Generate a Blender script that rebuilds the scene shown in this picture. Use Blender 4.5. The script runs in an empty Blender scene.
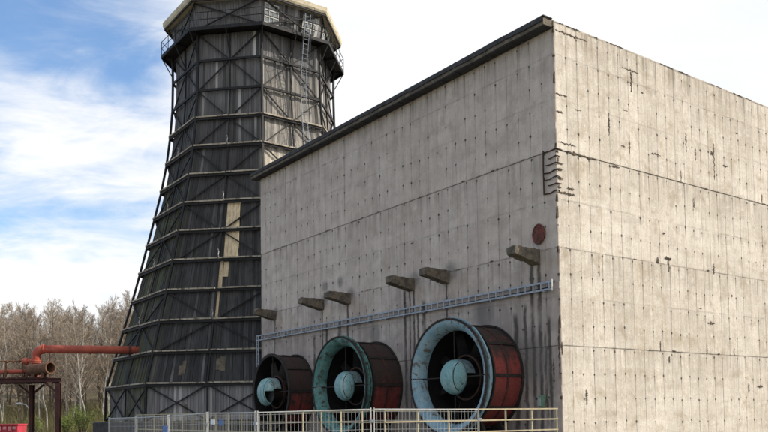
import bpy, bmesh, math, random
from mathutils import Vector, Matrix
random.seed(7)
R = math.radians
S = bpy.context.scene
COL = S.collection

# ------------------------------------------------------------------ camera
PITCH, ROLL, EYE = 0.0496, 0.0123, 1.8
cam = bpy.data.cameras.new('camera'); co = bpy.data.objects.new('camera', cam); COL.objects.link(co)
F = Vector((0, math.cos(PITCH), math.sin(PITCH))); U0 = Vector((0, -math.sin(PITCH), math.cos(PITCH))); R0 = Vector((1, 0, 0))
U = U0 * math.cos(ROLL) + R0 * math.sin(ROLL); RT = R0 * math.cos(ROLL) - U0 * math.sin(ROLL)
co.matrix_world = Matrix(((RT.x, U.x, -F.x, 0), (RT.y, U.y, -F.y, 0), (RT.z, U.z, -F.z, EYE), (0, 0, 0, 1)))
cam.sensor_width = 36; cam.lens = 807.27 / 768 * 36; cam.shift_y = (374.2 - 216) / 768; cam.clip_end = 8000
S.camera = co
S.cycles.max_bounces = 5; S.cycles.diffuse_bounces = 3; S.cycles.glossy_bounces = 2; S.cycles.transmission_bounces = 2
# ------------------------------------------------------------------ light
SUN_AZ, SUN_EL = R(91.5), R(37)
sun_dir = Vector((math.sin(SUN_AZ) * math.cos(SUN_EL), math.cos(SUN_AZ) * math.cos(SUN_EL), math.sin(SUN_EL)))
sl = bpy.data.lights.new('sun', 'SUN'); sl.energy = 4.4; sl.angle = R(0.5); sl.color = (1, 0.925, 0.82)
so = bpy.data.objects.new('sun', sl); COL.objects.link(so); so.rotation_euler = sun_dir.to_track_quat('Z', 'Y').to_euler()
so.location = (40, -10, 50)
S.view_settings.view_transform = 'Standard'; S.view_settings.look = 'None'; S.view_settings.gamma = 1
S.view_settings.exposure = 0.30; S.view_settings.use_curve_mapping = False
SKY = 0.10; CLOUD_SEED = 5.2

# ------------------------------------------------------------------ node helper
class NT:
    def __init__(s, tree): s.t = tree; s.n = tree.nodes; s.l = tree.links
    def new(s, typ, **kw):
        n = s.n.new(typ)
        for k, v in kw.items(): setattr(n, k, v)
        return n
    def put(s, sock, v):
        if isinstance(v, bpy.types.NodeSocket): s.l.new(v, sock)
        elif v is not None:
            if isinstance(v, (tuple, list)) and len(v) == 3 and sock.type == 'RGBA': v = (*v, 1)
            sock.default_value = v
    def m(s, op, a, b=None, c=None, clamp=False):
        n = s.new('ShaderNodeMath', operation=op, use_clamp=clamp)
        for i, v in enumerate((a, b, c)): s.put(n.inputs[i], v)
        return n.outputs[0]
    def noise(s, vec, scale=1, detail=4, rough=.55, dist=0):
        n = s.new('ShaderNodeTexNoise'); s.put(n.inputs['Vector'], vec)
        n.inputs['Scale'].default_value = scale; n.inputs['Detail'].default_value = detail
        n.inputs['Roughness'].default_value = rough; n.inputs['Distortion'].default_value = dist
        return n.outputs['Fac']
    def ramp(s, v, lo, hi, a=0., b=1.):
        n = s.new('ShaderNodeMapRange', interpolation_type='SMOOTHSTEP'); s.put(n.inputs[0], v)
        for i, x in enumerate((lo, hi, a, b)): n.inputs[i + 1].default_value = x
        return n.outputs[0]
    def mix(s, f, a, b, blend='MIX'):
        n = s.new('ShaderNodeMix', data_type='RGBA', blend_type=blend)
        s.put(n.inputs['Factor'], f); s.put(n.inputs['A'], a); s.put(n.inputs['B'], b)
        return n.outputs['Result']
    def comb(s, x, y, z):
        n = s.new('ShaderNodeCombineXYZ')
        for i, v in enumerate((x, y, z)): s.put(n.inputs[i], v)
        return n.outputs[0]
    def sep(s, v):
        n = s.new('ShaderNodeSeparateXYZ'); s.put(n.inputs[0], v); return n.outputs
    def scale(s, v, k):
        n = s.new('ShaderNodeVectorMath', operation='MULTIPLY'); s.put(n.inputs[0], v); n.inputs[1].default_value = k
        return n.outputs[0]
    def coord(s, obj=None, which='Object'):
        n = s.new('ShaderNodeTexCoord'); n.object = obj; return n.outputs[which]
    def white(s, v):
        n = s.new('ShaderNodeTexWhiteNoise', noise_dimensions='3D'); s.put(n.inputs['Vector'], v); return n.outputs['Value']
    def attr(s, name):
        n = s.new('ShaderNodeAttribute', attribute_name=name); return n.outputs['Fac']
    def bump(s, h, strength=.5, dist=.02):
        n = s.new('ShaderNodeBump'); n.inputs['Strength'].default_value = strength; n.inputs['Distance'].default_value = dist
        s.put(n.inputs['Height'], h); return n.outputs[0]

def material(name):
    m = bpy.data.materials.new(name); m.use_nodes = True
    t = NT(m.node_tree); b = m.node_tree.nodes['Principled BSDF']
    b.inputs['Roughness'].default_value = .85
    b.inputs['Specular IOR Level'].default_value = .3
    return m, t, b

# ------------------------------------------------------------------ sky
w = bpy.data.worlds.new('World'); S.world = w; w.use_nodes = True
t = NT(w.node_tree); bg = w.node_tree.nodes['Background']
sky = t.new('ShaderNodeTexSky', sky_type='NISHITA'); sky.sun_disc = False
sky.sun_elevation = SUN_EL; sky.sun_rotation = SUN_AZ; sky.air_density = 1.2; sky.dust_density = .6; sky.ozone_density = 2.0
d = t.coord(None, 'Generated'); dx, dy, dz = t.sep(d)
den = t.m('ADD', t.m('MAXIMUM', dz, 0), .30)
px = t.m('DIVIDE', dx, den); py = t.m('DIVIDE', dy, den)
n1 = t.noise(t.comb(t.m('MULTIPLY', px, .9), t.m('MULTIPLY', py, 1.3), CLOUD_SEED), 1.35, 10, .58, .45)
n2 = t.noise(t.comb(t.m('ADD', px, 3.1), t.m('MULTIPLY', py, 2.0), 9.), 3.4, 8, .62, .9)
cl = t.m('ADD', t.m('MULTIPLY', n1, .70), t.m('MULTIPLY', n2, .30))
cover = t.m('ADD', cl, t.ramp(dx, -.33, -.05, 0.0, .30))            # the cloud deck thickens to one side of the sky
cover = t.m('ADD', cover, t.ramp(dz, .34, .0, 0.0, .14))
cm = t.ramp(cover, .432, .675, .04, 1)
ccol = t.mix(t.ramp(cl, .35, .65), (8.0, 8.15, 8.4), (8.9, 8.85, 8.85))
base = t.mix(1.0, sky.outputs[0], (1.12, 1.38, 1.62), 'MULTIPLY')
t.put(bg.inputs['Color'], t.mix(t.m('MULTIPLY', cm, .97), base, ccol)); bg.inputs['Strength'].default_value = SKY

# ------------------------------------------------------------------ mesh helper
class MB:
    def __init__(s): s.v = []; s.f = []; s.a = []; s.cur = 0.
    def add(s, vs, fs):
        o = len(s.v); s.v += [tuple(v) for v in vs]
        for f in fs: s.f.append(tuple(i + o for i in f)); s.a.append(s.cur)
        return s
    def hexa(s, p):   # 8 points: bottom 4, top 4
        return s.add(p, [(3, 2, 1, 0), (4, 5, 6, 7), (0, 1, 5, 4), (1, 2, 6, 5), (2, 3, 7, 6), (3, 0, 4, 7)])
    def box(s, x0, x1, y0, y1, z0, z1):
        return s.hexa([(x0, y0, z0), (x1, y0, z0), (x1, y1, z0), (x0, y1, z0), (x0, y0, z1), (x1, y0, z1), (x1, y1, z1), (x0, y1, z1)])
    def bar(s, a, b, w, h, up=(0, 0, 1)):   # rectangular section
        a, b = Vector(a), Vector(b); d = (b - a).normalized(); up = Vector(up)
        if abs(d.dot(up)) > .98: up = Vector((1, 0, 0))
        x = d.cross(up).normalized() * w / 2; y = x.cross(d).normalized() * h / 2
        return s.hexa([a - x - y, a + x - y, b + x - y, b - x - y, a - x + y, a + x + y, b + x + y, b - x + y])
    def tube(s, pts, r, n=8, caps=True):
        pts = [Vector(p) for p in pts]; rs = r if isinstance(r, (list, tuple)) else [r] * len(pts)
        o = []; ref = None
        for i, p in enumerate(pts):
            d = (pts[min(i + 1, len(pts) - 1)] - pts[max(i - 1, 0)]).normalized()
            if ref is None:
                ref = Vector((0, 0, 1)) if abs(d.z) < .9 else Vector((1, 0, 0))
            x = d.cross(ref).normalized(); y = x.cross(d); ref = y
            o += [p + (x * math.cos(2 * math.pi * k / n) + y * math.sin(2 * math.pi * k / n)) * rs[i] for k in range(n)]
        fs = []
        for i in range(len(pts) - 1):
            for k in range(n): fs.append((i * n + k, i * n + (k + 1) % n, (i + 1) * n + (k + 1) % n, (i + 1) * n + k))
        if caps: fs += [tuple(range(n))[::-1], tuple(range((len(pts) - 1) * n, len(pts) * n))]
        return s.add(o, fs)
    def lathe(s, prof, c, ax, e1, e2, n=48, a0=0., a1=2 * math.pi, closed=False):
        # prof: (along axis, radius)
        c, ax, e1, e2 = Vector(c), Vector(ax), Vector(e1), Vector(e2); full = abs(a1 - a0 - 2 * math.pi) < 1e-6
        m = n if full else n + 1; o = []
        for (h, r) in prof:
            for k in range(m):
                a = a0 + (a1 - a0) * k / n; o.append(c + ax * h + (e1 * math.cos(a) + e2 * math.sin(a)) * r)
        fs = []; P = len(prof)
        for i in range(P if closed else P - 1):
            j = (i + 1) % P
            for k in range(n):
                k2 = (k + 1) % m; fs.append((i * m + k, i * m + k2, j * m + k2, j * m + k))
        return s.add(o, fs)

def link(name, me, mat, parent=None):
    o = bpy.data.objects.new(name, me); COL.objects.link(o)
    if mat is not None and not me.materials: me.materials.append(mat)
    if parent is not None: o.parent = parent
    return o
def mesh(mb, name, smooth=False, fix=False):
    me = bpy.data.meshes.new(name); me.from_pydata(mb.v, [], mb.f)
    if any(mb.a):
        at = me.attributes.new('pv', 'FLOAT', 'FACE'); at.data.foreach_set('value', mb.a)
    if fix:
        bm = bmesh.new(); bm.from_mesh(me); bmesh.ops.recalc_face_normals(bm, faces=bm.faces); bm.to_mesh(me); bm.free()
    if smooth: me.polygons.foreach_set('use_smooth', [True] * len(me.polygons))
    me.update(); return me
def part(name, mb, mat, parent, smooth=False, fix=False):
    return link(name, mesh(mb, name, smooth, fix), mat, parent)
def tag(o, label, cat, group=None):
    o['label'] = label; o['category'] = cat
    if group: o['group'] = group
    return o
def thing(name, label, cat, loc=(0, 0, 0), rz=0, group=None):
    o = bpy.data.objects.new(name, None); COL.objects.link(o); o.location = loc; o.rotation_euler = (0, 0, rz)
    o.empty_display_size = .3
    return tag(o, label, cat, group)
def structure(name, mb, mat, smooth=False):
    o = part(name, mb, mat, None, smooth); o['kind'] = 'structure'; return o

TH = 0.6288
CORNER = Vector((6.8071, 31.0, 0.0))
EB = Vector((math.cos(TH), math.sin(TH), 0)); EA = Vector((-math.sin(TH), math.cos(TH), 0))
LEN_A, LEN_B, TOP = 24.83, 20.8, 17.20

building = thing('concrete_building', 'huge windowless board-marked concrete block with dark roof edge beside the cooling tower', 'building', CORNER, TH)

# ------------------------------------------------------------------ materials
CORBELS = [1.17, 6.66, 9.22, 14.7, 17.4, 22.95]
def concrete_mat():
    m, t, b = material('board_marked_concrete')
    x, y, z = t.sep(t.coord(building))
    s = t.m('ADD', x, y); P = t.comb(x, y, z)
    onA = t.m('LESS_THAN', x, .06)
    big = t.noise(P, .28, 5, .6); med = t.noise(P, 1.1, 6, .6, .3); fine = t.noise(P, 14, 5, .65)
    grain = t.noise(t.comb(t.m('MULTIPLY', s, 9), 2., t.m('MULTIPLY', z, .45)), 1, 5, .6)
    streak = t.noise(t.comb(t.m('MULTIPLY', s, 2.6), 7., t.m('MULTIPLY', z, .16)), 1, 5, .6)
    horiz = t.noise(t.comb(t.m('MULTIPLY', s, .22), 4., t.m('MULTIPLY', z, 1.5)), 1, 5, .6)
    ci = t.m('FLOOR', t.m('DIVIDE', s, .65)); li = t.m('FLOOR', t.m('DIVIDE', t.m('ADD', z, 3.3), 3.84))
    pan = t.white(t.comb(ci, li, onA))
    col = t.mix(t.ramp(big, .36, .64), (.53, .475, .40), (.65, .595, .515))
    col = t.mix(t.ramp(horiz, .42, .68, 0, .55), col, (.47, .415, .345))
    col = t.mix(t.ramp(med, .50, .68, 0, .66), col, (.39, .32, .24))
    col = t.mix(t.ramp(med, .42, .24, 0, .55), col, (.68, .64, .56))
    pb = t.m('ADD', .93, t.m('MULTIPLY', pan, .12))
    col = t.mix(1.0, col, t.comb(pb, pb, pb), 'MULTIPLY')
    g = t.ramp(grain, .25, .75, .90, 1.07); col = t.mix(1.0, col, t.comb(g, g, g), 'MULTIPLY')
    col = t.mix(t.ramp(streak, .54, .74, 0, .40), col, (.27, .245, .215))
    rough = t.noise(P, 3.1, 8, .68, .6); pits = t.noise(P, 8.5, 3, .7)
    col = t.mix(t.ramp(rough, .53, .66, 0, .42), col, (.33, .28, .225))
    col = t.mix(t.ramp(rough, .46, .34, 0, .5), col, (.70, .66, .59))
    col = t.mix(t.ramp(pits, .64, .71, 0, .7), col, (.20, .17, .14))
    fl = t.ramp(fine, .32, .68, .89, 1.08); col = t.mix(1.0, col, t.comb(fl, fl, fl), 'MULTIPLY')
    # soot and damp on the fan side: a blotchy stain field
    soot = t.m('MULTIPLY', onA, t.ramp(t.m('ADD', t.m('MULTIPLY', med, .7), t.m('MULTIPLY', streak, .55)), 0.50, .72))
    low = t.ramp(t.m('ADD', z, t.m('MULTIPLY', t.m('SUBTRACT', big, .5), 9)), 8.6, 4.4)
    col = t.mix(t.m('MULTIPLY', soot, t.m('ADD', .30, t.m('MULTIPLY', low, .62))), col, (.075, .07, .065))
    col = t.mix(t.m('MULTIPLY', onA, t.m('MULTIPLY', low, .50)), col, (.15, .132, .12))
    col = t.mix(t.m('MULTIPLY', onA, .45), col, (.53, .435, .385))  # overall tone of the shaded face, its light put into the colour
    # drip lines down joints
    fr = t.m('ABSOLUTE', t.m('SUBTRACT', t.m('FRACT', t.m('ADD', t.m('DIVIDE', s, .65), .5)), .5))   # 0 on the joint
    wob = t.m('MULTIPLY', t.m('SUBTRACT', t.noise(t.comb(ci, onA, t.m('MULTIPLY', z, 3.)), 1, 2), .5), .03)
    jl = t.ramp(t.m('ADD', fr, wob), .040, .010)
    jn = t.noise(t.comb(t.m('MULTIPLY', t.m('FLOOR', t.m('ADD', t.m('DIVIDE', s, .65), .5)), 5.3), t.m('MULTIPLY', onA, 9.), t.m('MULTIPLY', z, .55)), 1, 3, .6)
    jm = t.m('MULTIPLY', jl, t.ramp(jn, .48, .68, .02, .52))
    col = t.mix(jm, col, (.13, .115, .10))
    # tie holes along the joints
    k = t.m('FLOOR', t.m('ADD', t.m('DIVIDE', s, .65), .5))
    zz = t.m('ADD', t.m('DIVIDE', z, .96), t.m('MULTIPLY', t.white(t.comb(k, onA, 3.)), .16))
    row = t.m('FLOOR', zz)
    fz = t.m('MULTIPLY', t.m('SUBTRACT', t.m('SUBTRACT', zz, row), .5), .96)
    fs = t.m('MULTIPLY', t.m('SUBTRACT', t.m('FRACT', t.m('ADD', t.m('DIVIDE', s, .65), .5)), .5), .65)
    dd = t.m('SQRT', t.m('ADD', t.m('MULTIPLY', fz, fz), t.m('MULTIPLY', fs, fs)))
    keep = t.m('GREATER_THAN', t.white(t.comb(k, row, onA)), 0.2)
    rad = t.m('ADD', .034, t.m('MULTIPLY', t.white(t.comb(row, k, 5.)), .026))
    hole = t.m('MULTIPLY', keep, t.m('LESS_THAN', dd, rad))
    below = t.m('MULTIPLY', keep, t.m('MULTIPLY', t.ramp(t.m('ABSOLUTE', fs), .04, .01), t.ramp(fz, -.45, 0)))
    below = t.m('MULTIPLY', below, t.m('LESS_THAN', fz, .02))
    col = t.mix(t.m('MULTIPLY', below, .5), col, (.14, .12, .105))
    col = t.mix(t.m('MULTIPLY', hole, .88), col, (.05, .045, .04))
    # run-off lines at the day joints, darker streaks below the roof edge
    wv = t.m('MULTIPLY', t.m('SUBTRACT', t.noise(t.comb(t.m('MULTIPLY', s, 1.3), onA, t.m('MULTIPLY', li, 7.)), 1, 5, .65), .5), .12)
    nn = t.ramp(t.noise(t.comb(t.m('MULTIPLY', s, 1.1), onA, t.m('MULTIPLY', z, .25)), 1, 3, .6), .40, .62, .12, 1)
    lines = None; runs = None
    for zj, st in ((4.3774, .58), (8.1975, .58), (12.0461, .62), (15.85, .42), (17.12, .95), (14.1, .2), (10.1, .3), (6.3, .3)):
        e = t.m('ABSOLUTE', t.m('ADD', t.m('SUBTRACT', z, zj), wv)); a_ = t.ramp(e, .055, .012, 0, st)
        lines = a_ if lines is None else t.m('MAXIMUM', lines, a_)
        e2 = t.m('MULTIPLY', t.ramp(t.m('SUBTRACT', zj, z), 1.7 if st > .4 else .8, .0, 0, st), t.m('LESS_THAN', z, zj))
        runs = e2 if runs is None else t.m('MAXIMUM', runs, e2)
    col = t.mix(t.m('MULTIPLY', lines, nn), col, (.12, .105, .09))
    col = t.mix(t.m('MULTIPLY', runs, t.ramp(t.noise(t.comb(t.m('MULTIPLY', s, 4.5), 3., t.m('MULTIPLY', z, .22)), 1, 4, .65), .44, .66, 0, .72)), col, (.19, .165, .135))
    # black seepage under the corbels and by the corner
    ww = t.m('MULTIPLY', t.m('SUBTRACT', t.noise(t.comb(t.m('MULTIPLY', s, .9), 0., t.m('MULTIPLY', z, 1.3)), 1, 4, .65), .5), .26)
    sn = t.ramp(t.noise(t.comb(t.m('MULTIPLY', s, 1.7), 1., t.m('MULTIPLY', z, .8)), 1, 4, .6), .30, .50, .35, 1)
    sk = None
    for (u, wd, z0, z1) in [(1.0, .11, 7.9, -1), (1.40, .10, 7.9, 1), (.52, .10, 5.6, 1), (6.66, .07, 7.9, 2), (9.05, .07, 7.9, 1), (9.36, .06, 7.9, 1),
                            (9.75, .12, 7.9, 0), (14.75, .09, 7.9, 2), (17.35, .09, 7.9, 3), (22.9, .08, 7.9, 3), (8.3, .14, 7.2, 1), (2.35, .16, 5.9, 0), (1.8, .10, 6.2, 0), (.75, .08, 5.0, 1), (8.75, .10, 6.8, 0), (16.9, .12, 6.9, 2), (18.2, .15, 6.4, 2), (15.6, .18, 7.0, 2)]:
        e = t.m('ABSOLUTE', t.m('ADD', t.m('SUBTRACT', s, u), ww))
        a_ = t.m('MULTIPLY', t.ramp(e, wd * 1.35, wd * .35), t.m('MULTIPLY', t.ramp(z, z0 + .1, z0 - .3), t.ramp(z, z1 - .5, z1 + 1)))
        sk = a_ if sk is None else t.m('MAXIMUM', sk, a_)
    col = t.mix(t.m('MULTIPLY', t.m('MULTIPLY', t.m('MULTIPLY', sk, sn), onA), .82), col, (.03, .028, .026))
    # round damp marks and the soot by the corbels
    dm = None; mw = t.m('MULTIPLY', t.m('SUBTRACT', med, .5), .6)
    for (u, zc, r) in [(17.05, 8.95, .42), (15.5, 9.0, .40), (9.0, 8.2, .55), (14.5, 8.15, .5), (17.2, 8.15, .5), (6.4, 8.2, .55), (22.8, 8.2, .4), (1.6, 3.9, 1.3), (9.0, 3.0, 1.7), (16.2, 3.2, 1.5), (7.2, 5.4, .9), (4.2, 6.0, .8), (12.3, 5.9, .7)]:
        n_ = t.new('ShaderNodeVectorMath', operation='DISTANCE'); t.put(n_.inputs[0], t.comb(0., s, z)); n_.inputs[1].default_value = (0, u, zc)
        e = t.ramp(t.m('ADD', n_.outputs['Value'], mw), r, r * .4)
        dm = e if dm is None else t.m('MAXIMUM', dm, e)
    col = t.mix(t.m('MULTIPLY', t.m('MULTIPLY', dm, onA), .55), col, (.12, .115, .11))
    t.put(b.inputs['Base Color'], col)
    h = t.m('ADD', t.m('MULTIPLY', grain, .5), t.m('MULTIPLY', fine, .35)); h = t.m('SUBTRACT', h, t.m('MULTIPLY', jl, .7)); h = t.m('SUBTRACT', h, t.m('MULTIPLY', hole, 1.5))
    h = t.m('ADD', h, t.m('MULTIPLY', med, .9))
    t.put(b.inputs['Normal'], t.bump(t.m('ADD', h, t.m('MULTIPLY', rough, .8)), .55, .03)); b.inputs['Roughness'].default_value = .92
    return m
def mottled(name, c1, c2, scale=2., c3=None, rough=.85, metal=0., bump=.3, lo=.4, hi=.62, stretch=(1, 1, 1), c3r=(.56, .68), fine=30):
    m, t, b = material(name); P = t.scale(t.coord(), stretch)
    n = t.noise(P, scale, 6, .62, .3); f = t.noise(P, fine, 4, .6)
    col = t.mix(t.ramp(n, lo, hi), c1, c2)
    if c3: col = t.mix(t.ramp(t.noise(P, scale * 2.3, 6, .65, .5), *c3r), col, c3)
    k = t.ramp(f, .3, .7, .82, 1.15); col = t.mix(1.0, col, t.comb(k, k, k), 'MULTIPLY')
    t.put(b.inputs['Base Color'], col); b.inputs['Roughness'].default_value = rough; b.inputs['Metallic'].default_value = metal
    t.put(b.inputs['Normal'], t.bump(t.m('ADD', n, t.m('MULTIPLY', f, .3)), bump, .02))
    return m
M_CONC = concrete_mat()
M_CORBEL = mottled('weathered_corbel_concrete', (.17, .14, .105), (.085, .075, .062), 3, (.05, .046, .042), bump=.9)
M_SPALL = mottled('spalled_aggregate', (.12, .088, .062), (.05, .038, .03), 9, (.36, .31, .25), bump=1.)
M_BITUMEN = mottled('bitumen_roof_edge', (.05, .05, .053), (.032, .032, .034), 2.5, (.10, .098, .095), rough=.8)
M_REBAR = mottled('rusty_rebar', (.06, .032, .022), (.035, .022, .016), 5)
M_CORE = mottled('joint_mortar', (.09, .08, .07), (.06, .055, .05), 3)
M_GALV = mottled('galvanised_steel', (.34, .37, .41), (.26, .29, .33), 6, (.42, .45, .48), rough=.55, metal=.35, bump=.1)
M_STEEL = mottled('dark_tarred_steel', (.014, .014, .016), (.022, .021, .022), 3, (.045, .035, .028), rough=.7, bump=.2)
M_PALEWOOD = mottled('bleached_timber_rail', (.46, .41, .33), (.32, .28, .22), 1.6, (.12, .105, .085), rough=.9, c3r=(.5, .62))
M_OLDPATCH = mottled('brown_bare_planks', (.17, .135, .10), (.10, .085, .065), 2, (.26, .21, .15))
M_NEWPLANK = mottled('pale_new_planks', (.66, .54, .36), (.50, .40, .26), 1.2, (.22, .17, .11), stretch=(6, 6, 1), c3r=(.6, .72))
M_CORNICE = mottled('cream_painted_cornice', (.60, .53, .39), (.45, .39, .28), 1.5, (.22, .18, .13), c3r=(.6, .72))
M_YELLOW = mottled('faded_yellow_paint', (.43, .37, .235), (.36, .31, .20), 5, (.17, .105, .06), rough=.6, c3r=(.62, .7))
M_WIRE = mottled('zinc_wire', (.48, .48, .46), (.40, .40, .39), 8, rough=.5, metal=.2, bump=.1)
M_REDPIPE = mottled('red_primer_pipe', (.43, .105, .068), (.33, .075, .05), 1.2, (.50, .20, .135), rough=.7, c3r=(.58, .72))
M_RUST = mottled('brown_rust', (.10, .052, .032), (.16, .085, .05), 3, (.05, .03, .022), rough=.9, bump=.6)
M_RACK = mottled('dark_red_steel', (.075, .028, .026), (.05, .022, .022), 2.5, (.09, .045, .03), rough=.8)
M_TEAL = mottled('chalky_teal_paint', (.19, .315, .375), (.27, .385, .43), 1.6, (.13, .11, .085), rough=.7, c3r=(.53, .66), bump=.5)
M_TEALG = mottled('green_patina_teal_paint', (.075, .19, .17), (.13, .26, .24), 1.6, (.055, .05, .038), rough=.75, c3r=(.49, .64), bump=.5)
M_DOME = mottled('streaked_teal_dome', (.17, .33, .335), (.31, .45, .44), 3.0, (.10, .14, .12), rough=.6, stretch=(1, 1, .25), bump=.3)
M_BULK = mottled('dull_grey_bulkhead', (.075, .09, .09), (.045, .052, .052), 3, (.03, .026, .022))
M_FANDARK = mottled('sooty_fan_steel', (.020, .018, .017), (.034, .027, .023), 3, (.06, .042, .03), rough=.85)
M_FANBACK = mottled('shaded_interior_black', (.008, .0075, .0075), (.014, .012, .011), 3, rough=.95)  # near black, so the shade inside ducts and linings sits in the colour
def red_duct(name, dirt):
    m, t, b = material(name); P = t.coord(building); x, y, z = t.sep(P)
    n = t.noise(P, 1.0, 6, .65, .4); st = t.noise(t.comb(t.m('MULTIPLY', x, 5), t.m('MULTIPLY', y, 5), t.m('MULTIPLY', z, .5)), 1, 5, .6)
    red = t.mix(t.ramp(n, .35, .7), (.225, .045, .038), (.14, .035, .031))
    grime = t.m('ADD', t.m('ADD', t.m('MULTIPLY', n, .6), t.m('MULTIPLY', st, .6)), t.m('MULTIPLY', t.m('SUBTRACT', z, dirt), .17))
    col = t.mix(t.ramp(grime, .55, .80), red, (.042, .028, .024))
    k = t.ramp(t.noise(P, 22, 4), .3, .7, .75, 1.2); col = t.mix(1.0, col, t.comb(k, k, k), 'MULTIPLY')
    t.put(b.inputs['Base Color'], col); b.inputs['Roughness'].default_value = .75
    t.put(b.inputs['Normal'], t.bump(st, .3, .02)); return m
M_DUCT3 = red_duct('red_duct_paint', 3.3); M_DUCT2 = red_duct('sooty_red_duct_paint', 2.4); M_DUCT1 = red_duct('dark_sooty_red_duct_paint', 2.2)

# ------------------------------------------------------------------ ground and hill
def ground_mat(name, c1, c2, c3, sc):
    m, t, b = material(name); P = t.coord()
    n = t.noise(P, sc, 7, .65); f = t.noise(P, 9, 5, .7)
    col = t.mix(t.ramp(n, .4, .6), c1, c2); col = t.mix(t.ramp(f, .5, .7), col, c3)
    t.put(b.inputs['Base Color'], col); t.put(b.inputs['Normal'], t.bump(f, .8, .05)); b.inputs['Roughness'].default_value = .95
    return m
g = MB(); N = 60
def gz(x, y):
    return -.12 * max(0, min(1, (y - 26) / 10)) * (1 if x < -4 else 0) - .12 * max(0, min(1, (-4 - x) / 5)) * 0
xs = [-3000, -600, -200, -100, -60] + [-50 + 5 * i for i in range(21)] + [60, 100, 200, 600, 3000]
g.add([(x, y + 30, 0) for y in xs for x in xs], [(j * len(xs) + i, j * len(xs) + i + 1, (j + 1) * len(xs) + i + 1, (j + 1) * len(xs) + i) for j in range(len(xs) - 1) for i in range(len(xs) - 1)])
structure('ground', g, ground_mat('gravelly_ground', (.16, .14, .11), (.10, .11, .06), (.24, .21, .17), .15))
g = MB(); nx, ny = 60, 24
def hill_z(x, y):
    h = 14.0 * max(0, min(1, (y - 90) / 75)) ** 1.15
    h *= max(0., min(1., (10 - x) / 40)); h *= max(0., min(1., (x + 190) / 60))
    return h + .5 * math.sin(x * .21 + y * .13) * max(0, min(1, (y - 95) / 20)) - .3
for j in range(ny + 1):
    for i in range(nx + 1):
        x = -200 + 225 * i / nx; y = 84 + 130 * j / ny; g.v.append((x, y, hill_z(x, y)))
for j in range(ny):
    for i in range(nx): a = j * (nx + 1) + i; g.f.append((a, a + 1, a + nx + 2, a + nx + 1)); g.a.append(0)
structure('wooded_hillside', g, ground_mat('leaf_litter', (.17, .13, .085), (.12, .10, .06), (.22, .17, .11), .2), True)
# platform in front of the fans (set out in the building's own axes)
p = MB(); p.box(-8.7, -.16, -.12, 25.5, -.4, .84)
pl = structure('fan_platform', p, mottled('platform_concrete', (.20, .185, .165), (.14, .13, .115), 1.5, (.08, .075, .068)))
pl.location = CORNER; pl.rotation_euler = (0, 0, TH)

# ------------------------------------------------------------------ concrete building
core = MB(); core.box(.05, LEN_B, .05, LEN_A, -.3, 16.86); part('wall_core', core, M_CORE, building)
LIFTS = [(-.3, 4.3774, .000), (4.3774, 8.1975, .012), (8.1975, 12.0461, -.004), (12.0461, 16.88, .018)]
PW = .65
rp = random.Random(3)
def panel_mesh(zl, zh, face, last=False):
    ww = PW - .004; hh = zh - zl - .010; b = MB(); c = .003
    def P(s, dpt, z): return (dpt, s, z) if face == 'A' else (s, dpt, z)
    o = []
    for (dpt, i) in ((.14, 0), (c, 0), (0, c)):
        for (sx, sz) in ((0, 0), (1, 0), (1, 1), (0, 1)):
            o.append(P(i + (ww - 2 * i) * sx, dpt, i + (hh - 2 * i) * sz))
    fs = [(8, 9, 10, 11)] + [(r * 4 + k, r * 4 + (k + 1) % 4, (r + 1) * 4 + (k + 1) % 4, (r + 1) * 4 + k) for r in (0, 1) for k in range(4)]
    b.add(o, fs); me = mesh(b, 'concrete_panel', fix=True); me.materials.append(M_CONC); return me
for li, (zl, zh, dep) in enumerate(LIFTS):
    for face, length in (('A', LEN_A), ('B', LEN_B)):
        zt = zh if (li < 3 or face == 'A') else 17.19
        me = panel_mesh(zl, zt, face)
        for k in range(int(length / PW)):
            o = link('concrete_panel', me, None, building)
            jit = dep * -1 + rp.uniform(-.004, .004)
            s = k * PW + .003
            o.location = (jit, s, zl + .006) if face == 'A' else (s, jit, zl + .006)
# roof slab with an overhang on the fan side
rb = MB(); prof = [(-.52, 16.90), (-.52, 17.17), (-.47, 17.21), (2.0, 17.21), (2.0, 16.90)]
ys = [.03 + i * (LEN_A + .25) / 24 for i in range(25)]
for i, yv in enumerate(ys):
    for (x, z) in prof: rb.v.append((x + (rp.uniform(-.012, .012) if x < 0 else 0), yv, z + (rp.uniform(-.012, .012) if x < 0 else 0)))
for i in range(24):
    for k in range(5): a, b_ = i * 5 + k, i * 5 + (k + 1) % 5; rb.f.append((a, b_, b_ + 5, a + 5)); rb.a.append(0)
rb.f += [(4, 3, 2, 1, 0), tuple(120 + k for k in range(5))]; rb.a += [0, 0]
part('roof_slab', rb, M_CORBEL, building, fix=True)
fl = MB()
for i in range(24):
    fl.bar((-.55, ys[i] + .02, 17.14 + rp.uniform(-.025, .025)), (-.55 + rp.uniform(-.012, .012), ys[i + 1] + .05, 17.14 + rp.uniform(-.025, .025)), .05, .19 + rp.uniform(-.03, .02))
fl.box(-.57, -.06, -.02, LEN_A + .2, 17.215, 17.25)
part('roof_flashing', fl, M_BITUMEN, building)
cp = MB()
k = 0; xx = 1.99
while xx < LEN_B:
    x2 = min(xx + rp.uniform(.9, 1.6), LEN_B); h = .16 + rp.uniform(-.02, .02)
    cp.box(xx, x2 - .01, .16, .6, 17.02, 17.07 + h); xx = x2
part('parapet_coping', cp, M_CONC, building)
sf = MB()
for i in range(24): sf.box(-.50, -.05, ys[i] + .03, ys[i + 1] - .03, 16.87 + rp.uniform(-.01, .005), 16.898)
part('soffit_board', sf, M_BITUMEN, building)
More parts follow.
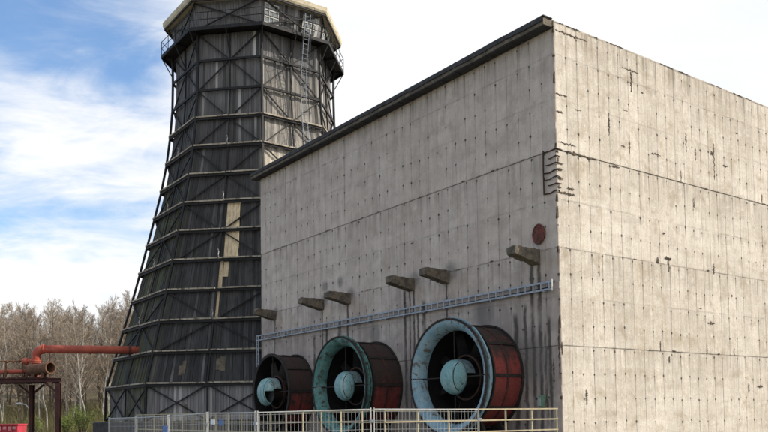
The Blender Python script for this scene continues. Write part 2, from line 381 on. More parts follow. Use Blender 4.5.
# corbels
for i, u in enumerate(CORBELS):
    r = random.Random(i + 11); b = MB(); n = 11; zc = 8.28
    wd = .235 if i != 5 else .22
    secs = []
    for j in range(n):
        f_ = j / (n - 1); x = -1.5 * f_ + .1; hb = .60 - .27 * f_; top = zc - .02 + .03 * f_
        if j == n - 1: hb *= .8; top -= .05
        ring = [(x, u - wd, top - hb), (x, u + wd, top - hb), (x, u + wd * 1.02, top - hb * .45), (x, u + wd, top), (x, u, top + .03), (x, u - wd, top), (x, u - wd * 1.02, top - hb * .5)]
        secs.append([(px_ + r.uniform(-.02, .02), py_ + r.uniform(-.018, .018), pz_ + r.uniform(-.025, .025)) for px_, py_, pz_ in ring])
    for sct in secs: b.v += sct
    for j in range(n - 1):
        for k in range(7): a = j * 7 + k; c = j * 7 + (k + 1) % 7; b.f.append((a, c, c + 7, a + 7)); b.a.append(0)
    b.f.append(tuple((n - 1) * 7 + k for k in range(7))); b.a.append(0)
    part('corbel', b, M_CORBEL, building, fix=True)
def ragged(name, s0, s1, z0, z1, face, seed, depth=.014, mat=M_SPALL, n=22):
    r = random.Random(seed); b = MB(); top, bot = [], []; tall = (z1 - z0) > (s1 - s0)
    if tall: s0, s1, z0, z1 = z0, z1, s0 - .02, s1 + .02
    for i in range(n + 1):
        f_ = i / n; s = s0 + (s1 - s0) * f_; e = math.sin(math.pi * min(1, max(0.03, f_))) ** .35
        zm = (z0 + z1) / 2; hh = (z1 - z0) / 2 * e
        top.append((s + r.uniform(-.02, .02), zm + hh * r.choice((.12, .3, .6, 1.1)) * r.uniform(.6, 1.1))); bot.append((s, zm - hh * r.choice((.12, .3, .6, 1.)) * r.uniform(.6, 1.1)))
    P0 = lambda s, d_, z: (d_, s, z) if face == 'A' else (s, d_, z)
    P = (lambda s, d_, z: P0(z, d_, s)) if tall else P0
    o = []
    for (s, z), (s2, zb) in zip(top, bot):
        zm = (z + zb) / 2
        o += [P(s, -.02, z), P(s, -depth * r.uniform(.6, 1.2) - .02, zm + (z - zm) * .5), P(s2, -depth * r.uniform(.3, 1.) - .02, zm - (zm - zb) * .6), P(s2, -.02, zb)]
    b.v = [tuple(x) for x in o]
    for i in range(n):
        for k in range(3): a = i * 4 + k; b.f.append((a, a + 4, a + 5, a + 1)); b.a.append(0)
    part(name, b, mat, building, fix=True)
# broken arris with bare stirrups
for i in range(5): ragged('spalled_patch', .0, random.uniform(.12, .5), 10.5 + i * .35, 10.5 + i * .35 + random.uniform(.1, .2), 'B', 320 + i)
for i in range(7):
    z = 10.42 + i * .272 + random.uniform(-.02, .02)
    e_ = random.uniform(.36, .62) if i not in (0, 3, 6) else .63; sg = random.uniform(-.04, .04); b = MB(); b.tube([(random.uniform(.05, .24), -.04, z + sg), (.03, -.05, z + .01), (-.04, -.02, z + .012), (-.05, .1, z), (-.045, .3, z - .02 + sg), (-.05, e_, z + sg * .5)], random.uniform(.018, .028), 6)
    part('bare_stirrup', b, M_REBAR, building)
b = MB(); b.tube([(-.075, .60, 10.35), (-.08, .61, 11.3), (-.075, .60, 12.12)], .03, 6); part('bare_rebar', b, M_REBAR, building)
SP = [('B', .02, 2.45, 11.97, 12.12), ('B', .1, 1.15, 12.28, 12.42), ('B', .02, 1.05, 10.28, 10.44), ('B', .6, 1.0, 10.52, 10.66), ('B', .03, .7, 14.2, 14.34),
      ('B', .04, .42, 13.5, 13.62), ('B', .1, 2.0, 16.74, 16.92), ('B', .06, .4, 11.45, 11.55), ('B', 3.15, 3.29, 13.2, 14.15), ('B', 4.5, 4.62, 12.7, 13.45),
      ('B', 4.2, 5.3, 16.27, 16.40), ('B', 4.72, 4.86, 15.4, 16.3), ('B', 6.05, 6.75, 12.9, 13.06), ('B', 8.6, 8.75, 13.5, 14.4), ('B', 9.3, 9.42, 13.2, 13.9), ('B', 10.8, 10.95, 12.6, 14.3),
      ('B', 10.55, 10.9, 13.62, 13.95), ('B', 6.85, 7.3, 8.35, 8.62), ('B', 7.02, 7.12, 7.9, 8.4), ('B', 9.95, 10.5, 5.68, 5.92), ('B', 14.0, 14.5, 2.85, 3.02), ('B', 10.5, 10.66, 8.1, 8.6),
      ('B', .0, .13, 4.0, 4.5), ('A', .0, .1, 3.1, 5.4), ('A', .3, .42, 2.7, 3.9), ('B', 1.4, 1.5, 2.1, 2.7), ('B', 9.1, 9.2, 11.0, 11.5), ('B', 3.4, 3.9, 11.9, 12.02), ('B', 11.6, 12.0, 13.3, 13.5)]
for _ in range(22):
    s0 = rp.uniform(.2, 18); SP.append(('B', s0, s0 + rp.uniform(.2, .9), 17.11, 17.20))
for _ in range(34):
    s0 = rp.uniform(.3, 18); z0 = rp.choice((4.36, 8.18, 12.03, rp.uniform(1.5, 16.3), rp.uniform(9, 16.5))); L = rp.uniform(.08, .34)
    SP.append(('B', s0, s0 + L, z0, z0 + rp.uniform(.05, .12)) if rp.random() < .65 else ('B', s0, s0 + .09, z0, z0 + rp.uniform(.2, .6)))
for _ in range(26):
    s0 = rp.uniform(.2, 24); z0 = rp.choice((8.18, 12.03, rp.uniform(3, 16.5))); SP.append(('A', s0, s0 + rp.uniform(.08, .4), z0, z0 + rp.uniform(.04, .10)))
for i, (fc, s0, s1, z0, z1) in enumerate(SP): ragged('spalled_patch', s0, s1, z0, z1, fc, i + 40)
# chipped arris at the corner
r = random.Random(5); z = .6
while z < 16.8:
    h = r.uniform(.12, .5); b = MB()
    if r.random() < .55:
        q_ = r.uniform(.015, .05)
        b.hexa([(-.022, -.022, z), (q_, -.024, z + r.uniform(-.04, .04)), (q_, .03, z), (-.024, .03 + q_, z), (-.022, -.022, z + h), (q_ * .6, -.024, z + h), (q_, .03, z + h), (-.024, .03, z + h * .9)])
        part('chipped_arris', b, M_CONC if r.random() < .6 else M_SPALL, building)
    z += h + r.uniform(.05, .5)

# ------------------------------------------------------------------ cable tray on the wall
tray = thing('cable_tray', 'galvanised ladder cable tray running along the wall above the fans', 'cable tray', CORNER, TH)
for z in (6.58, 6.86): b = MB(); b.bar((-.22, .18, z), (-.22, 24.95, z), .03, .07); part('side_rail', b, M_GALV, tray)
b = MB(); b.bar((-.05, .18, 6.90), (-.05, 24.95, 6.90), .03, .05); part('side_rail', b, M_GALV, tray)
rung = MB(); rung.bar((-.235, 0, 6.6), (-.235, 0, 6.85), .035, .05, (0, 1, 0)); rme = mesh(rung, 'rung'); rme.materials.append(M_GALV)
y = .3
while y < 24.9: o = link('rung', rme, None, tray); o.location = (0, y, 0); y += .42
for k in range(17):
    b = MB(); yy = .6 + k * 1.5; b.bar((.0, yy, 6.52), (-.24, yy, 6.52), .05, .04); b.bar((-.03, yy, 6.52), (-.03, yy, 6.95), .04, .05, (0, 1, 0)); part('wall_bracket', b, M_GALV, tray)
b = MB(); b.box(-.26, -.20, .14, .17, 6.5, 6.95); part('end_plate', b, M_WIRE, tray)
for yy in (24.72, 24.93): b = MB(); b.bar((-.22, yy, 6.9), (-.22, yy, 4.9), .035, .06, (0, 1, 0)); part('drop_rail', b, M_GALV, tray)
for k in range(6): b = MB(); b.bar((-.22, 24.73, 5.1 + k * .3), (-.22, 24.92, 5.1 + k * .3), .03, .03); part('rung', b, M_GALV, tray)
b = MB()
for k in range(4): b.tube([(-.14 + .03 * k, .4, 6.64 + .03 * (k % 2)), (-.15 + .03 * k, 12, 6.63), (-.14 + .03 * k, 24.6, 6.64)], .02, 6)
part('cables', b, M_STEEL, tray)

# ------------------------------------------------------------------ plate and lamp on the wall
pt_ = thing('wall_plate', 'rusty red oval plate on the wall above a corbel near the corner', 'plate', CORNER + EA * .95 + Vector((0, 0, 8.87)), TH)
b = MB(); prof = [(0, .36), (.06, .38), (.07, .34), (.05, .31)]; n = 40
for (h, rr) in prof:
    for k in range(n): a = 2 * math.pi * k / n; b.v.append((-.02 - h, math.cos(a) * rr * .88, math.sin(a) * rr * 1.08))
for i in range(3):
    for k in range(n): b.f.append((i * n + k, i * n + (k + 1) % n, (i + 1) * n + (k + 1) % n, (i + 1) * n + k)); b.a.append(0)
b.f.append(tuple(3 * n + k for k in range(n))); b.a.append(0)
M_PLATE = mottled('rusty_red_plate', (.17, .05, .04), (.11, .045, .035), 4, (.05, .03, .025), bump=.8, c3r=(.5, .62))
part('plate_disc', b, M_PLATE, pt_, fix=True)
for a in range(6):
    b = MB(); yy, zz = math.cos(a * 1.047) * .28, math.sin(a * 1.047) * .34; b.tube([(-.06, yy, zz), (-.10, yy, zz)], .03, 6); part('bolt', b, M_REBAR, pt_)
lm = thing('wall_lamp', 'small pale green lamp box tilted on the wall beside the corner', 'lamp', CORNER + EA * .86 + Vector((0, 0, 2.24)), TH)
b = MB(); b.hexa([(-.30, -.09, -.22), (-.30, .09, -.22), (-.12, .09, -.26), (-.12, -.09, -.26), (-.26, -.10, .2), (-.26, .10, .2), (-.06, .12, .24), (-.06, -.12, .24)])
part('housing', b, mottled('pale_green_enamel', (.13, .24, .17), (.10, .18, .13), 5), lm)
b = MB(); b.bar((0.02, 0, .1), (-.15, 0, .1), .06, .06); part('bracket', b, M_STEEL, lm)
b = MB(); b.box(-.33, -.303, -.07, .07, -.18, .14); part('lens', b, mottled('milky_lens', (.30, .36, .33), (.25, .3, .27), 4, rough=.3), lm)

# ------------------------------------------------------------------ intake fans
def fan(u, zc, w, rd, bell, label, mduct, mbell, rot, seed):
    r = random.Random(seed)
    f = thing('intake_fan', label, 'fan', CORNER, TH, 'intake fans in the concrete wall')
    c = (0, u, zc); ax = (-1, 0, 0); e1 = (0, -1, 0); e2 = (0, 0, 1)      # e1 to the viewer's right
    wd = w - .55 if bell else w
    NP = 10
    for k in range(NP):       # skin panels between ribs
        a0 = 2 * math.pi * k / NP + .03; a1 = 2 * math.pi * (k + 1) / NP - .03; b = MB()
        b.lathe([(-.05, rd), (wd, rd), (wd, rd - .05), (-.05, rd - .05)], c, ax, e1, e2, 8, a0, a1, closed=True)
        part('duct_panel', b, mduct, f, fix=True)
        am = 2 * math.pi * (k + .5) / NP
    for k in range(NP):
        a = 2 * math.pi * k / NP; d_ = Vector((0, -math.cos(a), math.sin(a))); b = MB(); cc = Vector(c)
        b.bar(cc + d_ * (rd + .01), cc + d_ * (rd + .01) + Vector((-wd, 0, 0)), .12, .10, d_); part('duct_rib', b, M_FANDARK, f)
    b = MB(); b.lathe([(wd * .5, rd - .01), (wd * .5 + .07, rd - .01), (wd * .5 + .07, rd + .035), (wd * .5, rd + .035)], c, ax, e1, e2, 60, closed=True); part('stiffener_ring', b, M_RACK, f, fix=True)
    for h in (0.03, wd - .06):
        b = MB(); b.lathe([(h, rd - .07), (h + .08, rd - .07), (h + .08, rd + .09), (h, rd + .09)], c, ax, e1, e2, 60, closed=True); part('flange', b, M_FANDARK, f, fix=True)
    b = MB(); b.lathe([(.06, .02), (.06, rd - .03)], c, ax, e1, e2, 48); b.lathe([(.06, rd - .08), (wd, rd - .08)], c, ax, e1, e2, 48); part('inner_shell', b, M_FANBACK, f)
    if bell:
        RB = rd + .17
        rows = []
        for i in range(9):
            a = math.pi / 2 * i / 8; rows.append((wd + .55 * math.sin(a), rd - .23 + (RB - rd + .23) * (1 - math.cos(a))))
        back = [(h - .05, rr + .07) for h, rr in rows[::-1]]
        for k in range(2):    # the bell mouth is bolted together from two halves
            a0 = (0, math.pi)[k] + .012; b = MB(); b.lathe(rows + back, c, ax, e1, e2, 40, a0, a0 + math.pi - .024, closed=True)
            part('bell_mouth', b, mbell, f, smooth=False, fix=True)
        RB = rows[-1][1]
        b = MB()
        for k in range(56):
            a = 2 * math.pi * (k + .5) / 56; d_ = Vector((0, -math.cos(a), math.sin(a)))
            b.tube([Vector(c) + Vector((-h_, 0, 0)) + d_ * (r_ - .002) for h_, r_ in rows[::2]], .011, 4, False)
        part('gore_seam', b, mbell, f)
        b = MB()
        for k in range(40):
            a = 2 * math.pi * k / 40; d_ = Vector((0, -math.cos(a), math.sin(a))); p_ = Vector(c) + d_ * (RB + .045); b.tube([p_ + Vector((-(wd + .575), 0, 0)), p_ + Vector((-(wd + .61), 0, 0))], .026, 6)
        part('lip_bolt', b, M_RUST, f)['kind'] = 'stuff'
        for hh, dr in ((wd + .55, 0.0), (wd + .40, .03), (wd + .12, -.20)):
            b = MB(); b.lathe([(hh - .03, RB + dr), (hh + .03, RB + dr), (hh + .03, RB + dr + .09), (hh - .03, RB + dr + .09)], c, ax, e1, e2, 64, closed=True)
            part('lip_ring', b, mbell if dr else M_FANDARK, f, fix=True)
    # hub
    hr = .72 if bell else .79
    hw = w - .48 if bell else w + .2
    b = MB(); prof = [(hw, hr + .01), (hw + .06, hr)] + [(hw + .06 + .46 * math.sin(a), hr * math.cos(a)) for a in [math.pi / 2 * i / 10 for i in range(1, 11)]]
    prof[-1] = (prof[-1][0], .01)
    b.lathe(prof, c, ax, e1, e2, 48); me = mesh(b, 'hub_dome', True, True); bm = bmesh.new(); bm.from_mesh(me)
    if not bell:      # this hub has lost its lower corner
        for pc, pn in (((0, u - .46, 0), (0, 1, 0)), ((0, 0, zc + .03), (0, 0, 1))):
            bmesh.ops.bisect_plane(bm, geom=bm.verts[:] + bm.edges[:] + bm.faces[:], plane_co=pc, plane_no=pn)
        bmesh.ops.delete(bm, geom=[fc for fc in bm.faces if fc.calc_center_median().y < u - .46 and fc.calc_center_median().z < zc + .03], context='FACES')
    bm.to_mesh(me); bm.free(); dome = link('hub_dome', me, M_DOME, f); dome.modifiers.new('thickness', 'SOLIDIFY').thickness = .03; me.materials.append(M_BULK); dome.modifiers['thickness'].material_offset = 1; dome.modifiers['thickness'].material_offset_rim = 0
    b = MB(); b.lathe([(hw + .0, .01), (hw + .0, hr)], c, ax, e1, e2, 36); part('hub_bulkhead', b, M_BULK, f)
    b = MB(); cc = Vector(c)      # seam between the two dome shells
    b.tube([cc + Vector((-(hw + .075 + .395 * math.cos(a_) * .97), -.40 + .02 * math.cos(a_), (hr - .105) * math.sin(a_) * .98)) for a_ in [-1.32 + 2.64 * i / 14 for i in range(15)]], .016, 5); part('dome_seam', b, M_FANDARK, f)
    b = MB(); b.lathe([(hw - .45, hr + .02), (hw - .02, hr + .02), (hw - .02, hr - .05), (hw - .45, hr - .05)], c, ax, e1, e2, 30, R(12), R(230), closed=True); part('hub_collar', b, mottled('pale_collar', (.27, .36, .36), (.18, .24, .24), 3, (.07, .07, .06)) if seed == 1 else bpy.data.materials['pale_collar'], f, fix=True)
    b = MB(); b.lathe([(0, .45), (hw - .05, .45)], c, ax, e1, e2, 24); part('shaft_housing', b, M_FANDARK, f)
    b = MB(); b.lathe([(hw - .70, .96), (hw - .55, .96), (hw - .55, .88), (hw - .70, .88)], c, ax, e1, e2, 36, closed=True); part('hub_ring', b, M_REBAR, f, fix=True)
    # blades
    for k in range(8):
        a = 2 * math.pi * k / 8 + rot; d_ = Vector((0, -math.cos(a), math.sin(a))); q_ = Vector((0, math.sin(a), math.cos(a))); cc = Vector(c); b = MB(); X = Vector((-1, 0, 0))
        o = []
        for i in range(6):
            f_ = i / 5; rr = .7 + (rd - .95) * f_; ch = .52 - .16 * f_; tw = .95 - .5 * f_
            dv = q_ * math.cos(tw) + X * math.sin(tw); nn = dv.cross(d_).normalized() * .02; p0 = cc + d_ * rr + X * (hw - .75)
            o += [p0 - dv * ch / 2, p0 + nn * 1.6, p0 + dv * ch / 2, p0 - nn]
        b.v = [tuple(v) for v in o]
        for i in range(5):
            for j in range(4): A = i * 4 + j; B_ = i * 4 + (j + 1) % 4; b.f.append((A, B_, B_ + 4, A + 4)); b.a.append(0)
        b.f += [(0, 1, 2, 3), (20, 21, 22, 23)]; b.a += [0, 0]
        part('blade', b, M_FANBACK if bell else M_FANDARK, f, fix=True)
    # support stays across the mouth
    for k in range(4):
        a = math.pi / 2 * k; d_ = Vector((0, -math.cos(a), math.sin(a))); cc = Vector(c) + Vector((-(w - .45 if bell else w - .15), 0, 0)); b = MB(); b.tube([cc + d_ * .78, cc + d_ * (rd - .06)], .028, 6); part('stay', b, M_FANDARK, f)
    # cradle
    for xx in (.35, wd - .25):
        b = MB(); lo = .85; o = []
        b.hexa([(-xx - .08, u - 1.5, lo), (-xx + .08, u - 1.5, lo), (-xx + .08, u + 1.5, lo), (-xx - .08, u + 1.5, lo), (-xx - .08, u - 1.2, zc - rd * .86), (-xx + .08, u - 1.2, zc - rd * .86), (-xx + .08, u + 1.2, zc - rd * .86), (-xx - .08, u + 1.2, zc - rd * .86)])
        part('cradle', b, M_FANDARK, f)
    return f
fan(4.19, 3.30, 2.20, 2.17, True, 'fan with blue teal bell mouth and bright red duct, nearest the building corner', M_DUCT3, M_TEAL, .3, 1)
fan(12.27, 3.22, 2.27, 2.19, True, 'fan with green teal bell mouth and sooty red duct, middle of three', M_DUCT2, M_TEALG, .1, 2)
fan(20.40, 3.17, 1.66, 2.13, False, 'dark fan without a bell mouth, bright teal hub, beside the cooling tower', M_DUCT1, M_TEALG, .42, 3)
# small panel stand beside the far fan

# ------------------------------------------------------------------ cooling tower
TWC = Vector((-10.3, 65.0, 0))
tower = thing('cooling_tower', 'tall octagonal timber cooling tower, waisted, with steel bracing and a railed gallery', 'cooling tower', TWC, TH)
LV = [(1.55, 11.56), (3.97, 11.5), (6.22, 10.88), (8.44, 10.26), (10.66, 9.62), (12.88, 9.05), (15.08, 8.50), (17.28, 7.95), (19.48, 7.43), (21.7, 7.02), (23.94, 6.74), (26.2, 6.56), (28.45, 6.52), (30.55, 6.55)]
def vx(k, rr, z):
    a = R(22.5 + 45 * k); return Vector((-math.sin(a) * rr, -math.cos(a) * rr, z))
def fn(k):   # outward direction of the face between vertex k-1 and k
    a = R(45 * k); return Vector((-math.sin(a), -math.cos(a), 0))
def wood_mat():
    m, t, b = material('weathered_tarred_boards'); P = t.coord(tower); x, y, z = t.sep(P)
    a = t.attr('pv')
    rot = t.m('ADD', t.m('MULTIPLY', a, 40.), 0.)
    g = t.noise(t.comb(t.m('ADD', t.m('MULTIPLY', x, 6.), rot), t.m('MULTIPLY', y, 6.), t.m('MULTIPLY', z, .5)), 1, 5, .65)
    big = t.noise(P, .22, 4, .6); med = t.noise(t.comb(x, y, t.m('MULTIPLY', z, .35)), 1.1, 5, .6)
    col = t.mix(t.ramp(g, .35, .7), (.18, .175, .175), (.11, .108, .11))
    col = t.mix(t.ramp(a, .93, .985), col, (.46, .45, .43))
    col = t.mix(t.m('MULTIPLY', t.ramp(a, .10, .04), .6), col, (.05, .05, .052))
    # soot and tar: most of the lower hull, not the bottom skirt; kept to the shaded faces, painting their shade too
    zz = t.m('ADD', z, t.m('MULTIPLY', t.m('SUBTRACT', big, .5), 10))
    dark = t.m('MULTIPLY', t.ramp(zz, 30, 18), t.m('GREATER_THAN', z, 3.98))
    shade_side = t.ramp(t.m('ADD', t.m('MULTIPLY', y, -.92), t.m('MULTIPLY', x, .38)), 4.9, 5.6, 1, .0)
    shade_side = t.ramp(t.m('SUBTRACT', t.m('MULTIPLY', y, -1.), t.m('MULTIPLY', x, -2.42)), -1.2, 1.2, 1, 0)
    df = t.m('MULTIPLY', t.m('MULTIPLY', dark, shade_side), t.ramp(t.m('ADD', t.m('MULTIPLY', med, .7), t.m('MULTIPLY', a, .18)), .62, .42, .80, .97))
    tar = t.mix(t.ramp(g, .3, .7), (.030, .030, .032), (.055, .053, .052))
    col = t.mix(df, col, tar)
    # sunlight painted into the lit faces, greyer up under the gallery
    sunlit = t.m('MULTIPLY', t.m('SUBTRACT', 1., shade_side), t.ramp(t.m('ADD', z, t.m('MULTIPLY', t.m('SUBTRACT', med, .5), 4)), 22.3, 20.6))
    col = t.mix(t.m('MULTIPLY', t.m('SUBTRACT', 1., shade_side), t.ramp(t.m('ADD', z, t.m('MULTIPLY', med, 5.)), 31.5, 28.5, 0, .75)), col, t.mix(t.ramp(g, .36, .62), (.36, .33, .285), (.17, .16, .145)))
    col = t.mix(t.m('MULTIPLY', sunlit, .85), col, t.mix(t.ramp(g, .3, .72), (.60, .54, .44), (.44, .39, .31)))
    col = t.mix(t.m('MULTIPLY', t.m('LESS_THAN', z, 3.98), .55), col, t.mix(t.ramp(g, .35, .7), (.34, .325, .32), (.21, .20, .20)))
    # moss on the damp flank
    moss = t.m('MULTIPLY', t.ramp(t.m('SUBTRACT', t.m('MULTIPLY', y, .924), t.m('MULTIPLY', x, .383)), -.3, .3), t.m('MULTIPLY', t.ramp(z, 23, 16), t.ramp(med, .38, .6)))
    col = t.mix(t.m('MULTIPLY', moss, .85), col, (.075, .078, .034))
    f = t.ramp(a, 0, 1, .78, 1.16); col = t.mix(1.0, col, t.comb(f, f, f), 'MULTIPLY')
    t.put(b.inputs['Base Color'], col); b.inputs['Roughness'].default_value = .9
    t.put(b.inputs['Normal'], t.bump(g, .5, .02)); return m
M_WOOD = wood_mat()
rw = random.Random(21)
INS = .27
def clad(k, z0, r0, z1, r1, ins=INS, skip=()):
    v0a, v0b = vx(k, r0 - ins, z0), vx(k - 1, r0 - ins, z0); v1a, v1b = vx(k, r1 - ins, z1), vx(k - 1, r1 - ins, z1); n = fn(k)
    N = max(14, int((v0a - v0b).length / .20)); b = MB()
    for i in range(N):
        ta, tb = (i + .03) / N, (i + .97) / N
        if any(s0 <= (ta + tb) / 2 <= s1 for s0, s1 in skip): continue
        off = n * rw.uniform(-.025, .025); dz = Vector((0, 0, rw.uniform(-.03, .02)))
        p = [v0a.lerp(v0b, ta) + dz, v0a.lerp(v0b, tb) + dz, v1a.lerp(v1b, tb), v1a.lerp(v1b, ta)]
        b.cur = rw.random() * .98 + .01
        b.add([q_ - n * .05 for q_ in p] + [q_ + off for q_ in p], [(4, 5, 6, 7), (0, 1, 5, 4), (1, 2, 6, 5), (3, 0, 4, 7), (2, 3, 7, 6)])
    o = part('plank_cladding', b, M_WOOD, tower, fix=False); o['kind'] = 'stuff'
SKIP = {(1, 5): [(.54, .70)], (1, 6): [(.54, .70)], (1, 4): [(.50, .545)], (1, 3): [(.49, .53)]}
for k in range(8):
    for i in range(13):
        (z0, r0), (z1, r1) = LV[i], LV[i + 1]
        clad(k, z0 + .01, r0, z1 - .01, r1, skip=SKIP.get((k, i), ()))
    clad(k, 30.72, 6.62, 32.9, 7.1, .42)
# fresh planks let into the dark front
def newplank(i, t0, t1, f0=0., f1=1., k=1, mt=None):
    (z0, r0), (z1, r1) = LV[i], LV[i + 1]
    A0, B0, A1, B1 = vx(k, r0 - INS, z0), vx(k - 1, r0 - INS, z0), vx(k, r1 - INS, z1), vx(k - 1, r1 - INS, z1); n = fn(k)
    def Pn(tt, ff): return A0.lerp(B0, tt).lerp(A1.lerp(B1, tt), ff)
    p = [Pn(t0, f0), Pn(t1, f0), Pn(t1, f1), Pn(t0, f1)]; b = MB(); b.hexa([q_ - n * .04 for q_ in p] + [q_ + n * .035 for q_ in p]); part('pale_plank', b, mt or M_NEWPLANK, tower, fix=True)
for i in (5, 6):
    for j in range(4): newplank(i, .54 + j * .04, .578 + j * .04, .01, .99)
newplank(4, .50, .543, .01, .99); newplank(4, .55, .60, .45, .95); newplank(3, .49, .528, .01, .99)
newplank(1, .55, .585, .45, .8, mt=M_OLDPATCH); newplank(1, .585, .63, .42, .85, mt=M_OLDPATCH); newplank(1, .235, .26, .3, .6, mt=M_OLDPATCH); newplank(1, .26, .29, .35, .75, mt=M_OLDPATCH)
newplank(3, .30, .33, .2, .9, 2, M_OLDPATCH); newplank(4, .32, .36, .2, .95, 2, M_OLDPATCH); newplank(0, .30, .33, .1, .45, mt=M_OLDPATCH)
# inner lining keeps the hull closed
b = MB(); seg = LV + [(32.9, 7.05)]
for (z, rr) in seg: b.v += [tuple(vx(k, rr - INS - .16, z)) for k in range(8)]
for i in range(len(seg) - 1):
    for k in range(8): b.f.append((i * 8 + k, i * 8 + (k + 1) % 8, (i + 1) * 8 + (k + 1) % 8, (i + 1) * 8 + k)); b.a.append(0)
part('inner_lining', b, M_FANBACK, tower, fix=True)
# steel frame outside the boards
for k in range(8):
    for i in range(13):
        (z0, r0), (z1, r1) = LV[i], LV[i + 1]; b = MB(); b.bar(vx(k, r0, z0), vx(k, r1, z1), .15, .15, fn(k)); part('corner_post', b, M_STEEL, tower)
    n = fn(k)
    for i in range(0, 13):
        z, rr = LV[i]
        if i == 0: continue
        a, c = vx(k, rr, z), vx(k - 1, rr, z); b = MB(); b.bar(a, c, .12, .17); part('ring_beam', b, M_STEEL, tower)
        if i < 11:
            m_ = n * .03 + Vector((0, 0, .145)); b = MB()
            cuts = [0, .5, 1]
            for j in range(2):
                p0, p1 = a.lerp(c, cuts[j] + .01), a.lerp(c, cuts[j + 1] - .01); b.bar(p0 + m_ + Vector((0, 0, rw.uniform(-.02, .02))), p1 + m_ + Vector((0, 0, rw.uniform(-.02, .02))), .24, .10)
            part('timber_rail', b, M_PALEWOOD, tower)
        # tie from beam to hull
        for tt in (.02, .25, .5, .75):
            pass
    for i in range(13):
        (z0, r0), (z1, r1) = LV[i], LV[i + 1]
        m0 = (vx(k, r0, z0) + vx(k - 1, r0, z0)) / 2; m1 = (vx(k, r1, z1) + vx(k - 1, r1, z1)) / 2
        b = MB(); b.bar(m0 - n * .07, m1 - n * .07, .10, .10, n); part('middle_post', b, M_STEEL, tower)
    def arm(p0, p1): b = MB(); b.bar(p0 - n * .10, p1 - n * .10, .085, .085, n); part('brace', b, M_STEEL, tower)
    for cidx in (12, 10, 8, 6, 3):
        z, rr = LV[cidx]; mid = (vx(k, rr, z) + vx(k - 1, rr, z)) / 2
        for j in (cidx - 1, cidx + 1):
            zj, rj = LV[j]
            for kk in (k, k - 1): arm(mid, vx(kk, rj, zj))
    (z0, r0), (z1, r1) = LV[0], LV[1]
    A0, B0, A1, B1 = vx(k, r0, z0), vx(k - 1, r0, z0), vx(k, r1, z1), vx(k - 1, r1, z1)
    for t0, t1 in ((0, .5), (.5, 1)):
        arm(A0.lerp(B0, t0), A1.lerp(B1, t1)); arm(A0.lerp(B0, t1), A1.lerp(B1, t0))
    # gallery storey
    A0, B0, A1, B1 = vx(k, 6.6, 30.9), vx(k - 1, 6.6, 30.9), vx(k, 6.95, 32.8), vx(k - 1, 6.95, 32.8)
    arm(A0, B1); arm(B0, A1)
    for i in (3, 5, 7, 9) if k in (1, 2, 0) else ():
        z, rr = LV[i]; m0 = (vx(k, rr, z) + vx(k - 1, rr, z)) / 2; b = MB()
        b.tube([m0 + Vector((0, 0, .1)), m0 + n * .12 + Vector((0, 0, .35)), m0 + n * .02 + Vector((0, 0, .6)), m0 + n * .15 + Vector((0, 0, .75))], .03, 6); part('rope_hook', b, M_WIRE, tower)
# gallery
ZD = 30.70
for k in range(8):
    n = fn(k); a0, a1, c0, c1 = vx(k, 6.1, ZD), vx(k - 1, 6.1, ZD), vx(k, 7.40, ZD), vx(k - 1, 7.40, ZD); b = MB()
    NB = 7
    for j in range(NB):   # gallery boards
        f0, f1 = (j + .05) / NB, (j + .95) / NB
        q_ = [a0.lerp(c0, f0), a1.lerp(c1, f0), a1.lerp(c1, f1), a0.lerp(c0, f1)]; b.hexa([v - Vector((0, 0, .05)) for v in q_] + [v for v in q_])
    part('gallery_deck', b, M_STEEL, tower, fix=True)
    b = MB(); b.bar(c0 - Vector((0, 0, .14)), c1 - Vector((0, 0, .14)), .08, .26); part('deck_edge', b, M_STEEL, tower)
    for tt in (0.0, .5):
        p0 = c0.lerp(c1, tt); w0 = vx(k, 6.54, 28.95).lerp(vx(k - 1, 6.54, 28.95), tt); i0 = a0.lerp(a1, tt)
        b = MB(); b.bar(p0 - Vector((0, 0, .2)), w0, .07, .07); b.bar(i0 - Vector((0, 0, .14)), p0 - Vector((0, 0, .14)), .07, .12); part('gallery_bracket', b, M_STEEL, tower)
    for tt in (0., .25, .5, .75):
        p0 = c0.lerp(c1, tt); b = MB(); b.tube([p0, p0 + Vector((0, 0, 1.1))], .028, 6); part('railing_post', b, M_STEEL, tower)
    for h in (.55, 1.08): b = MB(); b.tube([c0 + Vector((0, 0, h)), c1 + Vector((0, 0, h))], .026, 6); part('railing_rail', b, M_STEEL, tower)
    # cornice
    b = MB(); r_in = 6.6
    pr = [(6.62, 32.86), (7.22, 32.90), (7.30, 33.05), (7.32, 33.36), (7.20, 33.42), (6.62, 33.42)]
    for kk in (k, k - 1): b.v += [tuple(vx(kk, rr, z)) for rr, z in pr]
    for j in range(6): b.f.append((j, (j + 1) % 6, 6 + (j + 1) % 6, 6 + j)); b.a.append(0)
    part('cornice', b, M_CORNICE, tower, fix=True)
    b = MB(); b.bar(vx(k, 7.16, 32.80), vx(k - 1, 7.16, 32.80), .08, .10); part('cornice_strip', b, M_STEEL, tower)
M_GLASS = mottled('grimy_glass', (.20, .23, .25), (.30, .32, .33), 3, rough=.25)
M_WFRAME = mottled('white_window_frame', (.62, .60, .55), (.5, .48, .44), 4)
